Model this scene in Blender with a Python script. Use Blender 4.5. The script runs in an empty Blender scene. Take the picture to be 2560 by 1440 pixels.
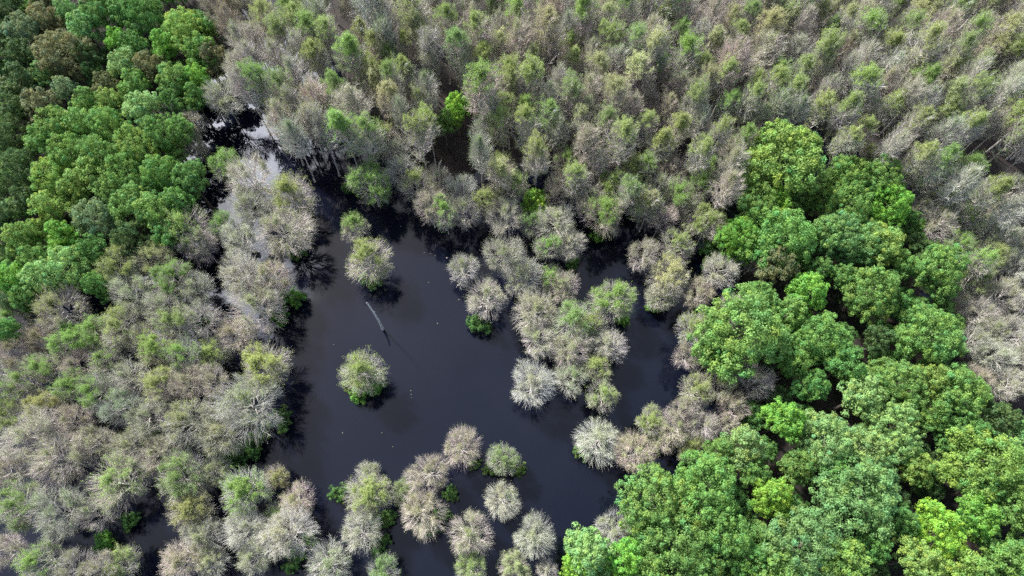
import bpy, math, random
import numpy as np
from mathutils import Vector

random.seed(7)
RNG = np.random.default_rng(7)
S = bpy.context.scene
COL = S.collection

# ------------------------------------------------------------------ camera
H = 80.0                       # camera height above the water
FPX = 1707.0                   # focal length in photo pixels (24 mm on 36 mm)
TILT = math.atan(720 / FPX)    # from straight down
cam_d = bpy.data.cameras.new('camera')
cam_d.sensor_width = 36.0
cam_d.lens = 36.0 * FPX / 2560.0
cam_d.clip_start = 0.5
cam_d.clip_end = 9000.0
cam = bpy.data.objects.new('camera', cam_d)
cam.location = (0, 0, H)
cam.rotation_euler = (TILT, 0, 0)
COL.objects.link(cam)
S.camera = cam
CA, SA = math.cos(TILT), math.sin(TILT)


def ray(u, v):
    x, y = (u - 1280) / FPX, (720 - v) / FPX
    return np.array([x, y * CA + SA, y * SA - CA])


def at(u, v, z=0.0):
    """Point of the world at height z under photo pixel (u, v)."""
    d = ray(u, v)
    t = (H - z) / -d[2]
    return d[0] * t, d[1] * t


def mpp(u, v, z=0.0):
    """metres per photo pixel there"""
    d = ray(u, v)
    return (H - z) / -d[2] / FPX


# ------------------------------------------------------------------ sky and sun
def mirror_dir(u, v):
    d = ray(u, v)
    d = d / np.linalg.norm(d)
    return np.array([d[0], d[1], -d[2]])


SUN = mirror_dir(290, 330)
EL = math.asin(SUN[2])
AZ = math.atan2(SUN[0], SUN[1])        # clockwise from +Y
GLOW = mirror_dir(572, 290)
GLOW2 = mirror_dir(556, 640)

W = bpy.data.worlds.new('World')
S.world = W
W.use_nodes = True
nt = W.node_tree
nt.nodes.clear()
N = nt.nodes.new
L = nt.links.new
out = N('ShaderNodeOutputWorld')
sky = N('ShaderNodeTexSky')
sky.sky_type = 'NISHITA'
sky.sun_disc = False
sky.sun_elevation = EL
sky.sun_rotation = AZ
sky.air_density = 1.0
sky.dust_density = 2.5
bg = N('ShaderNodeBackground')
bg.inputs['Strength'].default_value = 0.09
L(sky.outputs[0], bg.inputs['Color'])
# thin bright cloud round the sun: part of the real sky
tc = N('ShaderNodeTexCoord')


def math_node(op, a, b=None, clamp=False):
    n = N('ShaderNodeMath')
    n.operation = op
    n.use_clamp = clamp
    for i, x in enumerate((a, b)):
        if x is None:
            continue
        if isinstance(x, (int, float)):
            n.inputs[i].default_value = x
        else:
            L(x, n.inputs[i])
    return n.outputs[0]


def dot_to(v):
    n = N('ShaderNodeVectorMath')
    n.operation = 'DOT_PRODUCT'
    L(tc.outputs['Generated'], n.inputs[0])
    n.inputs[1].default_value = tuple(v)
    return n.outputs['Value']


def mrange(x, a, b, c, d, smooth=True):
    n = N('ShaderNodeMapRange')
    n.interpolation_type = 'SMOOTHSTEP' if smooth else 'LINEAR'
    L(x, n.inputs['Value'])
    for k, val in zip(('From Min', 'From Max', 'To Min', 'To Max'), (a, b, c, d)):
        n.inputs[k].default_value = val
    return n.outputs['Result']


noi = N('ShaderNodeTexNoise')
noi.inputs['Scale'].default_value = 5.0
noi.inputs['Detail'].default_value = 5.0
L(tc.outputs['Generated'], noi.inputs['Vector'])
g = dot_to(GLOW)
gn = math_node('ADD', g, math_node('MULTIPLY', math_node('SUBTRACT', noi.outputs['Fac'], 0.5), 0.03))
g2 = math_node('ADD', dot_to(GLOW2), math_node('MULTIPLY', math_node('SUBTRACT', noi.outputs['Fac'], 0.5), 0.02))
core = math_node('MAXIMUM', mrange(gn, math.cos(math.radians(9.5)), math.cos(math.radians(4)), 0.0, 10.0), mrange(g2, math.cos(math.radians(8)), math.cos(math.radians(3)), 0.0, 6.0))
wide = mrange(g, math.cos(math.radians(58)), 1.0, 0.0, 0.40)
veil = mrange(noi.outputs['Fac'], 0.35, 0.75, 0.04, 0.14)
tot = math_node('ADD', math_node('ADD', core, wide), veil)
bg2 = N('ShaderNodeBackground')
bg2.inputs['Color'].default_value = (0.80, 0.86, 1.0, 1)
L(tot, bg2.inputs['Strength'])
addn = N('ShaderNodeAddShader')
L(bg.outputs[0], addn.inputs[0])
L(bg2.outputs[0], addn.inputs[1])
L(addn.outputs[0], out.inputs['Surface'])

sun_d = bpy.data.lights.new('sun', 'SUN')
sun_d.energy = 4.7
sun_d.angle = math.radians(4.0)
sun_d.color = (1.0, 0.96, 0.90)
sun = bpy.data.objects.new('sun', sun_d)
sun.rotation_euler = Vector(SUN).to_track_quat('Z', 'Y').to_euler()
sun.location = (-40, 60, 120)
COL.objects.link(sun)

S.view_settings.view_transform = 'Standard'
S.view_settings.look = 'None'
S.view_settings.exposure = 1.1
S.view_settings.gamma = 1.0
S.cycles.max_bounces = 6
S.cycles.transparent_max_bounces = 4
S.cycles.use_denoising = False
S.cycles.sample_clamp_indirect = 2.0
S.cycles.sample_clamp_direct = 4.0
S.cycles.caustics_reflective = False
S.cycles.caustics_refractive = False


# ------------------------------------------------------------------ materials
def new_mat(name):
    m = bpy.data.materials.new(name)
    m.use_nodes = True
    t = m.node_tree
    return m, t, t.nodes['Principled BSDF'], t.nodes['Material Output']


def noise_ramp(t, scale, stops, detail=4.0, coord='Object'):
    c = t.nodes.new('ShaderNodeTexCoord')
    n = t.nodes.new('ShaderNodeTexNoise')
    n.inputs['Scale'].default_value = scale
    n.inputs['Detail'].default_value = detail
    t.links.new(c.outputs[coord], n.inputs['Vector'])
    r = t.nodes.new('ShaderNodeValToRGB')
    el = r.color_ramp.elements
    while len(el) < len(stops):
        el.new(0.5)
    for e, (p, col) in zip(el, stops):
        e.position = p
        e.color = (*col, 1)
    t.links.new(n.outputs['Fac'], r.inputs['Fac'])
    return r.outputs['Color'], n


def mat_water():
    m, t, b, o = new_mat('black_water')
    col, _ = noise_ramp(t, 0.09, [(0.3, (0.002, 0.003, 0.008)), (0.7, (0.004, 0.005, 0.011))])
    t.links.new(col, b.inputs['Base Color'])
    b.inputs['Roughness'].default_value = 0.015
    b.inputs['IOR'].default_value = 1.33
    c = t.nodes.new('ShaderNodeTexCoord')
    n = t.nodes.new('ShaderNodeTexNoise')
    n.inputs['Scale'].default_value = 1.6
    n.inputs['Detail'].default_value = 3
    t.links.new(c.outputs['Object'], n.inputs['Vector'])
    bp = t.nodes.new('ShaderNodeBump')
    bp.inputs['Strength'].default_value = 0.02
    bp.inputs['Distance'].default_value = 0.05
    t.links.new(n.outputs['Fac'], bp.inputs['Height'])
    t.links.new(bp.outputs['Normal'], b.inputs['Normal'])
    return m


def mat_ground():
    m, t, b, o = new_mat('leaf_litter')
    col, _ = noise_ramp(t, 0.7, [(0.3, (0.008, 0.0065, 0.006)), (0.55, (0.016, 0.011, 0.009)), (0.75, (0.030, 0.019, 0.015))], 8)
    t.links.new(col, b.inputs['Base Color'])
    b.inputs['Roughness'].default_value = 0.95
    return m


def tinted(t, attr=True):
    oi = t.nodes.new('ShaderNodeObjectInfo')
    if not attr:
        return oi.outputs['Color']
    a = t.nodes.new('ShaderNodeAttribute')
    a.attribute_name = 'tone'
    mx = t.nodes.new('ShaderNodeMix')
    mx.data_type = 'RGBA'
    mx.blend_type = 'MULTIPLY'
    mx.inputs['Factor'].default_value = 1.0
    t.links.new(oi.outputs['Color'], mx.inputs['A'])
    t.links.new(a.outputs['Color'], mx.inputs['B'])
    return mx.outputs['Result']


def mat_leaf():
    m, t, b, o = new_mat('leaf')
    c = tinted(t)
    t.links.new(c, b.inputs['Base Color'])
    b.inputs['Roughness'].default_value = 0.55
    b.inputs['Specular IOR Level'].default_value = 0.3
    tr = t.nodes.new('ShaderNodeBsdfTranslucent')
    t.links.new(c, tr.inputs['Color'])
    mx = t.nodes.new('ShaderNodeMixShader')
    mx.inputs[0].default_value = 0.42
    t.links.new(b.outputs[0], mx.inputs[1])
    t.links.new(tr.outputs[0], mx.inputs[2])
    t.links.new(mx.outputs[0], o.inputs['Surface'])
    return m


def mat_twig():
    m, t, b, o = new_mat('twig_bark')
    t.links.new(tinted(t), b.inputs['Base Color'])
    b.inputs['Roughness'].default_value = 0.85
    return m


def mat_bark(name, stops):
    m, t, b, o = new_mat(name)
    col, _ = noise_ramp(t, 3.0, stops, 6)
    t.links.new(col, b.inputs['Base Color'])
    b.inputs['Roughness'].default_value = 0.9
    return m


M = {
    'water': mat_water(), 'ground': mat_ground(), 'leaf': mat_leaf(), 'twig': mat_twig(),
    'pale_bark': mat_bark('pale_bark', [(0.3, (0.42, 0.39, 0.36)), (0.7, (0.62, 0.58, 0.54))]),
    'dark_bark': mat_bark('dark_bark', [(0.3, (0.06, 0.05, 0.04)), (0.7, (0.15, 0.12, 0.10))]),
    'snag': mat_bark('weathered_wood', [(0.3, (0.46, 0.45, 0.43)), (0.7, (0.72, 0.70, 0.67))]),
}


# ------------------------------------------------------------------ mesh building
def mesh_from(name, V, F, mat, tone=None, smooth=False):
    """V (n,3); F list of (m,3)/(m,4) index arrays; tone per vertex (n,3)."""
    V = np.asarray(V, dtype=np.float32)
    me = bpy.data.meshes.new(name)
    idx = np.concatenate([f.reshape(-1) for f in F]).astype(np.int32)
    cnt = np.concatenate([np.full(len(f), f.shape[1]) for f in F]).astype(np.int32)
    st = np.concatenate([[0], np.cumsum(cnt)[:-1]]).astype(np.int32)
    me.vertices.add(len(V))
    me.vertices.foreach_set('co', V.ravel())
    me.loops.add(len(idx))
    me.loops.foreach_set('vertex_index', idx)
    me.polygons.add(len(cnt))
    me.polygons.foreach_set('loop_start', st)
    me.polygons.foreach_set('loop_total', cnt)
    if smooth:
        me.polygons.foreach_set('use_smooth', np.ones(len(cnt), dtype=bool))
    if tone is not None:
        a = me.color_attributes.new('tone', 'FLOAT_COLOR', 'POINT')
        c = np.ones((len(V), 4), dtype=np.float32)
        c[:, :3] = tone
        a.data.foreach_set('color', c.ravel())
    me.materials.append(mat)
    me.update()
    me.validate()
    return me


def unit(a):
    return a / np.maximum(np.linalg.norm(a, axis=-1, keepdims=True), 1e-9)


def bez(P, t):
    t = t[..., None]
    return (1 - t) ** 2 * P[0] + 2 * t * (1 - t) * P[1] + t * t * P[2]


def dbez(P, t):
    t = t[..., None]
    return 2 * (1 - t) * (P[1] - P[0]) + 2 * t * (P[2] - P[1])


def tubes(P, r0, r1, segs, sides):
    """curves P=(P0,P1,P2) each (n,3) -> verts, quad faces"""
    n = len(P[0])
    V = np.zeros((n, segs + 1, sides, 3))
    ang = np.arange(sides) / sides * 2 * np.pi
    for k in range(segs + 1):
        t = np.full(n, k / segs)
        c = bez(P, t)
        d = unit(dbez(P, t) + 1e-6)
        ref = np.where(np.abs(d[:, 2:3]) > 0.9, np.array([[1.0, 0, 0]]), np.array([[0, 0, 1.0]]))
        a = unit(np.cross(d, ref))
        b = np.cross(d, a)
        r = r0 + (r1 - r0) * (k / segs)
        V[:, k] = c[:, None] + r[:, None, None] * (a[:, None] * np.cos(ang)[None, :, None] + b[:, None] * np.sin(ang)[None, :, None])
    base = np.arange(n)[:, None, None] * (segs + 1) * sides
    k = np.arange(segs)[None, :, None] * sides
    s = np.arange(sides)[None, None, :]
    s2 = (s + 1) % sides
    F = np.stack([base + k + s, base + k + s2, base + k + sides + s2, base + k + sides + s], -1).reshape(-1, 4)
    return V.reshape(-1, 3), F


class Geo:
    def __init__(self):
        self.V, self.F, self.T, self.n = [], [], [], 0

    def add(self, V, F, tone=1.0):
        self.V.append(V)
        self.F.append(F + self.n)
        t = np.ones((len(V), 3)) * (tone if np.isscalar(tone) else np.asarray(tone))
        self.T.append(t)
        self.n += len(V)

    def mesh(self, name, mat, smooth=False):
        f3 = [f for f in self.F if f.shape[1] == 3]
        f4 = [f for f in self.F if f.shape[1] == 4]
        F = ([np.concatenate(f3)] if f3 else []) + ([np.concatenate(f4)] if f4 else [])
        return mesh_from(name, np.concatenate(self.V), F, mat, np.concatenate(self.T), smooth)


def children(P, r, n, t0, t1, lf, spread, up, curl, rng):
    """n child branches on each parent curve"""
    m = len(P[0])
    t = (t0 + (t1 - t0) * ((np.arange(n)[None, :] + rng.random((m, n))) / n)).ravel()
    rep = [np.repeat(p, n, axis=0) for p in P]
    plen = np.linalg.norm(rep[2] - rep[0], axis=1)
    c = bez(rep, t)
    tang = unit(dbez(rep, t))
    side = rng.normal(size=c.shape)
    side -= tang * (side * tang).sum(1, keepdims=True)
    side = unit(side)
    d = unit(tang + side * spread * (0.6 + 0.8 * rng.random((len(t), 1))) + np.array([0, 0, up]))
    ln = plen * lf * (1.15 - 0.6 * t) * (0.65 + 0.7 * rng.random(len(t)))
    Pm = c + d * (ln * 0.5)[:, None] + rng.normal(size=c.shape) * (ln * 0.06)[:, None]
    Pe = c + d * ln[:, None] + np.array([0, 0, 1.0]) * (curl * ln)[:, None] + rng.normal(size=c.shape) * (ln * 0.12)[:, None]
    rr = np.repeat(r, n) * (1 - 0.75 * t) * 0.62
    return (c, Pm, Pe), rr


def leaves(C, Nrm, size, rng, aspect=0.65):
    """diamond leaf at every centre C facing Nrm"""
    n = len(C)
    ref = rng.normal(size=(n, 3))
    a = unit(np.cross(Nrm, ref))
    b = np.cross(Nrm, a)
    s = size[:, None]
    bend = Nrm * s * 0.25
    V = np.stack([C - a * s, C + b * s * aspect + bend, C + a * s, C - b * s * aspect + bend], 1).reshape(-1, 3)
    F = np.arange(n * 4).reshape(n, 4)
    return V, F


# ------------------------------------------------------------------ deciduous trees just coming into leaf
def make_bare(seed, h, R, zc, rz, start, n1, el0, el1, curl, prefix, n2=8, n3=6, n4=3, rep=5, shell=0.7, thick=1.0):
    """trunk mesh, twig crown mesh, three foliage meshes (bud haze / green cap / in full young leaf)"""
    rng = np.random.default_rng(seed)
    trunk = Geo()
    lean = rng.normal(size=2) * 0.02 * h
    T = (np.array([[0, 0, -0.6]]), np.array([[lean[0], lean[1], h * 0.45]]), np.array([[lean[0] * 0.5, lean[1] * 0.5, h * 0.97]]))
    tr = 0.0065 * h + 0.035
    V, F = tubes(T, np.array([tr]), np.array([0.03]), 10, 7)
    trunk.add(V, F)
    V, F = tubes((np.array([[0, 0, -0.6]]), np.array([[0, 0, 0.1]]), np.array([[0, 0, 1.0]])), np.array([tr * 2.1]), np.array([tr * 0.95]), 4, 7)   # swollen foot
    trunk.add(V, F)
    # primary limbs
    i = np.arange(n1)
    t = start + (0.97 - start) * ((i + rng.random(n1)) / n1) ** 0.9
    az = i * 2.39996 + rng.random(n1) * 0.9
    f = (t - start) / (0.97 - start)
    el = np.radians(el0 + (el1 - el0) * f + rng.normal(size=n1) * 9)
    c = bez([np.repeat(p, n1, 0) for p in T], t)
    d = np.stack([np.cos(az) * np.cos(el), np.sin(az) * np.cos(el), np.sin(el)], 1)
    # a few heavy forks off the trunk that carry most of the limbs
    nb = 5 if curl < 0.5 else 3
    fz = h * (start + 0.12 * rng.random(nb))
    fa = np.arange(nb) * 2 * np.pi / nb + rng.random(nb) * 0.9
    fr = R * (0.40 + 0.25 * rng.random(nb)) * (1.0 if curl < 0.5 else 0.6)
    f0 = np.stack([lean[0] * 0.4 + 0 * fz, lean[1] * 0.4 + 0 * fz, fz], 1)
    f2 = np.stack([np.cos(fa) * fr, np.sin(fa) * fr, zc + rz * (0.05 + 0.45 * rng.random(nb))], 1)
    f1 = f0 * 0.5 + f2 * 0.5 + np.stack([np.cos(fa) * fr * 0.25, np.sin(fa) * fr * 0.25, -0.08 * h + 0 * fz], 1)
    V, F = tubes((f0, f1, f2), np.full(nb, tr * 0.62), np.full(nb, 0.03), 8, 6)
    trunk.add(V, F)
    pick = np.argmin(np.abs((az[:, None] - fa[None] + np.pi) % (2 * np.pi) - np.pi), 1)
    onf = rng.random(n1) < (0.65 if curl < 0.5 else 0.4)
    tf = 0.3 + 0.7 * rng.random(n1)
    cf = bez((f0[pick], f1[pick], f2[pick]), tf)
    df = unit(0.5 * unit(dbez((f0[pick], f1[pick], f2[pick]), tf)) + 0.9 * unit((cf - np.array([0, 0, zc - 0.5 * rz])) / np.array([R, R, rz])) + 0.55 * rng.normal(size=cf.shape))
    c = np.where(onf[:, None], cf, c)
    d = np.where(onf[:, None], df, d)
    # length to the crown's uneven outline
    lk = rng.normal(size=(7, 3)) * 2.3
    lp = rng.random(7) * 6.3

    def lobe(dd_):
        return 1.0 + 0.30 * np.sin(dd_ @ lk.T + lp).sum(1) / 3.5

    q = (c - np.array([0, 0, zc])) / np.array([R, R, rz])
    dd = d / np.array([R, R, rz])
    A = (dd * dd).sum(1)
    B = (q * dd).sum(1)
    Cc = (q * q).sum(1) - 1
    disc = np.maximum(B * B - A * Cc, 0)
    ln = np.clip((-B + np.sqrt(disc)) / A, 0.3, R * 1.3) * (0.68 + 0.16 * rng.random(n1)) * lobe(unit(q + 1e-6 + dd))
    Pm = c + d * (ln * 0.5)[:, None] - np.array([0, 0, 1]) * (curl * 0.25 * ln)[:, None]
    Pe = c + d * ln[:, None] + np.array([0, 0, 1]) * (curl * 0.35 * ln)[:, None] + rng.normal(size=c.shape) * (0.06 * ln)[:, None]
    P1 = (c, Pm, Pe)
    r1 = thick * np.minimum(0.031 + 0.013 * ln, 0.06)
    V, F = tubes(P1, r1, r1 * 0.2, 6, 4)
    trunk.add(V, F)
    crown = Geo()
    P2, r2 = children(P1, r1, n2, 0.2, 0.97, 0.36, 0.6, 0.04, curl * 0.25, rng)
    r2 = thick * np.clip(r2, 0.018, 0.03)
    V, F = tubes(P2, r2, r2 * 0.5, 3, 3)
    crown.add(V, F, np.repeat(0.9 + 0.3 * rng.random(len(r2)), 12)[:, None])
    P3, r3 = children(P2, r2, n3, 0.15, 1.0, 0.55, 0.6, 0.05, curl * 0.2, rng)
    r3 = thick * np.clip(r3, 0.010, 0.015)
    V, F = tubes(P3, r3, r3 * 0.5, 2, 3)
    crown.add(V, F, np.repeat(0.85 + 0.4 * rng.random(len(r3)), 9)[:, None])
    P4, r4 = children(P3, r3, n4, 0.2, 1.0, 0.6, 0.6, 0.06, curl * 0.15, rng)
    r4 = np.full(len(r4), 0.0065)
    V, F = tubes(P4, r4, r4 * 0.4, 1, 3)
    crown.add(V, F, np.repeat(0.75 + 0.4 * rng.random(len(r4)), 6)[:, None])
    # fine sprays at the branch ends, and a thin scatter of outer twigs between them
    e = np.repeat(P2[2], rep, 0) * 0.75 + np.repeat(P2[1], rep, 0) * 0.25
    tg = np.repeat(unit(P2[2] - P2[1]), rep, 0)
    rad = unit((e - np.array([0, 0, zc - 0.3 * rz])) / np.array([R, R, rz]))
    dr = unit(tg + 0.7 * rad + 0.55 * rng.normal(size=e.shape) + np.array([0, 0, 0.1 + 0.55 * curl]))
    l5 = 0.17 * R * (0.6 + 0.8 * rng.random((len(e), 1)))
    ns = int(750 * shell * (R * rz) / 9.0)
    d = unit(rng.normal(size=(ns * 2, 3)))
    d = d[d[:, 2] > (-0.3 if curl < 0.5 else -0.4)][:ns]
    p = d * np.array([R, R, rz]) * (0.92 + 0.12 * rng.random((len(d), 1))) * lobe(d)[:, None]
    cen = np.array([0, 0, zc])
    a = cen + p * (0.62 + 0.14 * rng.random((len(d), 1))) - np.array([0, 0, 0.10 * R]) * rng.random((len(d), 1)) + rng.normal(size=p.shape) * 0.14
    P5 = (np.concatenate([a, e]), np.concatenate([cen + p * 0.84 - np.array([0, 0, 0.04 * R]) + rng.normal(size=p.shape) * 0.07, e + dr * l5 * 0.55 + rng.normal(size=e.shape) * 0.03]),
          np.concatenate([cen + p + rng.normal(size=p.shape) * 0.12, e + dr * l5 * 0.93 + np.array([0, 0, 0.2]) * l5 * curl + rng.normal(size=e.shape) * l5 * 0.22]))
    r5 = np.full(len(P5[0]), 0.0095)
    V, F = tubes(P5, r5, r5 * 0.45, 2, 3)
    crown.add(V, F, np.repeat(0.8 + 0.4 * rng.random(len(r5)), 9)[:, None])
    tips = np.concatenate([P4[2], P3[2], P5[2]])
    R_out = float(np.percentile(np.hypot(tips[:, 0], tips[:, 1]), 97))
    z_mid = float(np.mean(tips[:, 2]))
    rz_out = float(np.percentile(tips[:, 2], 97)) - z_mid
    z = (tips[:, 2] - z_mid) / rz_out
    # clumpy field so the young leaf comes in patches
    k = rng.normal(size=(6, 3)) * 1.6 / R
    ph = rng.random(6) * 6.3
    fld = np.sin(tips @ k.T + ph).sum(1) / 3.0
    fol = {}
    for name, prob, per, s0 in (
            ('haze', np.clip(0.36 + 0.25 * z + 0.10 * fld, 0.08, 0.7), 3, 0.026),
            ('cap', np.clip((z + 0.25 * fld - (0.40 if curl < 0.5 else 0.30)) * 2.6, 0.14, 0.95), 6, 0.042),
            ('full', np.clip(0.35 + 0.3 * fld + 0.35 * z, 0.1, 0.9), 4, 0.045)):
        pick = rng.random(len(tips)) < prob
        base = tips[pick]
        C = np.repeat(base, per, 0) + rng.normal(size=(len(base) * per, 3)) * 0.09
        nr = unit(rng.normal(size=C.shape) + np.array([0, 0, 0.8]) + 0.5 * unit(C - np.array([0, 0, z_mid])))
        V, F = leaves(C, nr, s0 * (0.7 + 0.7 * rng.random(len(C))), rng)
        tone = np.repeat(np.repeat(0.8 + 0.4 * rng.random(len(base)), per) * (0.9 + 0.2 * rng.random(len(C))), 4)[:, None]
        G = Geo()
        G.add(V, F, tone)
        fol[name] = G.mesh(prefix + '_foliage_' + name, M['leaf'])
    return dict(h=h, R=R_out, zc=z_mid, trunk=trunk.mesh(prefix + '_trunk', M['pale_bark'], True),
                crown=crown.mesh(prefix + '_crown', M['twig']), fol=fol)


ROUND = [make_bare(100 + i, 7.8, 3.0, 4.5, 3.1, 0.18, 64, -8, 84, 0.25, 'round_tree', shell=0.8) for i in range(6)]
BROAD = [make_bare(200 + i, 9.5, 3.4, 6.2, 3.3, 0.32, 62, 2, 84, 0.4, 'broad_tree', n3=5, rep=4, shell=0.6, thick=1.15) for i in range(5)]
TALL = [make_bare(300 + i, 14.0, 2.30, 10.4, 3.7, 0.42, 54, 26, 80, 0.85, 'tall_tree', n2=7, n3=4, n4=2, rep=4, shell=0.3, thick=1.35) for i in range(8)]


# ------------------------------------------------------------------ trees in full leaf
def make_leafy(seed, R, hgt, flat, nlobe, clump, per, leaf, prefix, bark='dark_bark'):
    """crown radius R, crown base raised on a trunk; many leaf clumps on overlapping lobes"""
    rng = np.random.default_rng(seed)
    rz = R * flat
    zc = hgt - rz
    lobes = [(np.array([rng.normal() * .08 * R, rng.normal() * .08 * R, zc + 0.42 * rz]), 0.52 * R)]
    for i in range(nlobe):
        a = i * 2.39996 + rng.random() * 0.8
        rad = R * ((0.38 + 0.28 * rng.random()) if nlobe <= 15 else (0.25 + 0.5 * rng.random()))
        zz = zc + rz * (0.45 - 0.85 * (rad / R) + rng.normal() * 0.16)
        lobes.append((np.array([math.cos(a) * rad, math.sin(a) * rad, zz]), R * (0.26 + 0.17 * rng.random()) * (0.8 if nlobe > 15 else 1.0)))
    LC = np.array([l[0] for l in lobes])
    LR = np.array([l[1] for l in lobes])
    cl_c, cl_n = [], []
    for c, r in lobes:
        n = int(3.4 * (r / clump) ** 2)
        d = unit(rng.normal(size=(n * 3, 3)))
        d = d[d[:, 2] > -0.45][:n]
        p = c + d * r * (0.86 + 0.28 * rng.random((len(d), 1))) * np.array([1, 1, 0.9])
        dist = np.linalg.norm(p[:, None] - LC[None], axis=2) / LR[None]
        keep = (dist < 0.72).sum(1) == 0
        cl_c.append(p[keep])
        cl_n.append(d[keep])
    cc = np.concatenate(cl_c)
    cn = np.concatenate(cl_n)
    m = len(cc)
    G = Geo()
    off = unit(rng.normal(size=(m, per, 3)) + 0.7 * cn[:, None] + np.array([0, 0, 0.35]))
    rr = clump * (0.45 + 0.75 * rng.random((m, 1, 1))) * rng.random((m, per, 1)) ** 0.4
    C = (cc[:, None] + off * rr).reshape(-1, 3)
    nr = unit((off + 0.55 * rng.normal(size=off.shape)).reshape(-1, 3) + np.array([0, 0, 0.25]))
    V, F = leaves(C, nr, leaf * (0.65 + 0.7 * rng.random(len(C))), rng, 0.7)
    tone = np.repeat((0.78 + 0.44 * rng.random((m, 1))) * (0.85 + 0.3 * rng.random((m, per))), 4)
    hue = np.repeat(rng.normal(size=m) * 0.10, per * 4)
    T = np.stack([tone * (1 + hue), tone, tone * (1 - hue)], 1)
    G.add(V, F, T)
    # leaves deep inside the crown
    n = m * 14
    lb = rng.integers(0, len(lobes), n)
    C = LC[lb] + unit(rng.normal(size=(n, 3))) * (LR[lb] * 0.75 * rng.random(n) ** 0.5)[:, None]
    V, F = leaves(C, unit(rng.normal(size=(n, 3)) + [0, 0, .5]), np.full(n, leaf * 1.5), rng)
    G.add(V, F, 0.85)
    crown = G.mesh(prefix + '_crown', M['leaf'])
    B = Geo()
    tr = 0.03 * R + 0.016 * hgt
    V, F = tubes((np.array([[0, 0, -0.6]]), np.array([[0, 0, hgt * 0.3]]), np.array([[0, 0, zc + 0.2 * rz]])), np.array([tr]), np.array([tr * 0.4]), 6, 7)
    B.add(V, F)
    n = len(lobes)
    st = np.stack([np.zeros(n), np.zeros(n), np.linspace(zc * 0.6, zc, n)], 1)
    V, F = tubes((st, st * [1, 1, 0.4] + LC * [0.35, 0.35, 0.6], LC + [0, 0, 0.1]), np.full(n, tr * 0.5), np.full(n, tr * 0.12), 6, 5)
    B.add(V, F)
    return dict(R=R, h=hgt, zc=zc + 0.25 * rz, trunk=B.mesh(prefix + '_trunk', M[bark], True), crown=crown)


LEAFY = [make_leafy(500 + i, 5.0, 12.5, 0.95, 10 + i % 4, 0.66, 84, 0.098, 'leafy_tree') for i in range(7)]
GREAT = [make_leafy(550 + i, 8.0, 15.0, 0.80, 18 + i % 3, 0.78, 90, 0.112, 'great_tree') for i in range(4)]
SLIM = [make_leafy(600 + i, 3.0, 11.0, 1.25, 8, 0.50, 70, 0.088, 'slim_tree') for i in range(5)]
BUSH = [make_leafy(700 + i, 1.5, 1.9, 0.75, 6, 0.34, 60, 0.065, 'shrub') for i in range(4)]

# ------------------------------------------------------------------ placing things
TWIG = {'grey': (0.50, 0.468, 0.435), 'pink': (0.535, 0.462, 0.445), 'pale': (0.545, 0.512, 0.492), 'brown': (0.37, 0.325, 0.285), 'dim': (0.42, 0.39, 0.355)}
LEAFC = {
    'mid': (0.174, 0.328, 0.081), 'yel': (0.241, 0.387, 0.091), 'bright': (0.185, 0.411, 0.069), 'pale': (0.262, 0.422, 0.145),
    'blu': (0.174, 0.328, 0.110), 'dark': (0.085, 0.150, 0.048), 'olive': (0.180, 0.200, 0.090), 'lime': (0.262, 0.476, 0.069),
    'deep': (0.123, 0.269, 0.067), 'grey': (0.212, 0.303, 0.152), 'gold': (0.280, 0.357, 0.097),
    'bud': (0.30, 0.385, 0.115), 'budgreen': (0.235, 0.385, 0.085), 'budpale': (0.37, 0.41, 0.185), 'budblu': (0.23, 0.35, 0.11), 'budolive': (0.31, 0.34, 0.12),
}
ONES = 'zero one two three four five six seven eight nine ten eleven twelve thirteen fourteen fifteen sixteen seventeen eighteen nineteen'.split()
TENS = '_ _ twenty thirty forty fifty sixty seventy eighty ninety'.split()
USED = {}


def pct(x):
    n = int(round(x))
    if n < 0:
        n = 0
    if n > 99:
        n = 99
    if n < 20:
        return ONES[n]
    return TENS[n // 10] + ('-' + ONES[n % 10] if n % 10 else '')


def place_words(u, v):
    return f'{pct(u / 25.6)} percent across, {pct(v / 14.4)} percent down'


def unique_label(text, u, v):
    """text alone if no other thing has it, else with its place in the photo"""
    lab = text
    k = 0
    while lab in USED:                     # two alike close together: read the place a little finer
        old = place_words(u, v)
        new = place_words(u + (k % 3 - 1) * 16, v + (k // 3 - 1) * 10)
        lab = text.replace(old, new) if old in text else f'{text}, {new}'
        k += 1
    USED[lab] = 1
    return lab


def jit(c, a):
    f = 1 + random.uniform(-a, a)
    return tuple(min(1, x * f * (1 + random.uniform(-a * .5, a * .5))) for x in c) + (1,)


def thing(name, x, y, z, label, cat, group=None, rot=0.0, sc=(1, 1, 1)):
    e = bpy.data.objects.new(name, None)
    e.empty_display_size = 0.5
    COL.objects.link(e)
    e.location = (x, y, z)
    e.rotation_euler = (0, 0, rot)
    e.scale = sc
    e['label'] = label
    e['category'] = cat
    if group:
        e['group'] = group
    return e


def part(name, mesh, parent, color=None):
    o = bpy.data.objects.new(name, mesh)
    COL.objects.link(o)
    o.parent = parent
    if color:
        o.color = color
    return o


PLACED = []      # (x, y, radius) of every tree set so far


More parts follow.
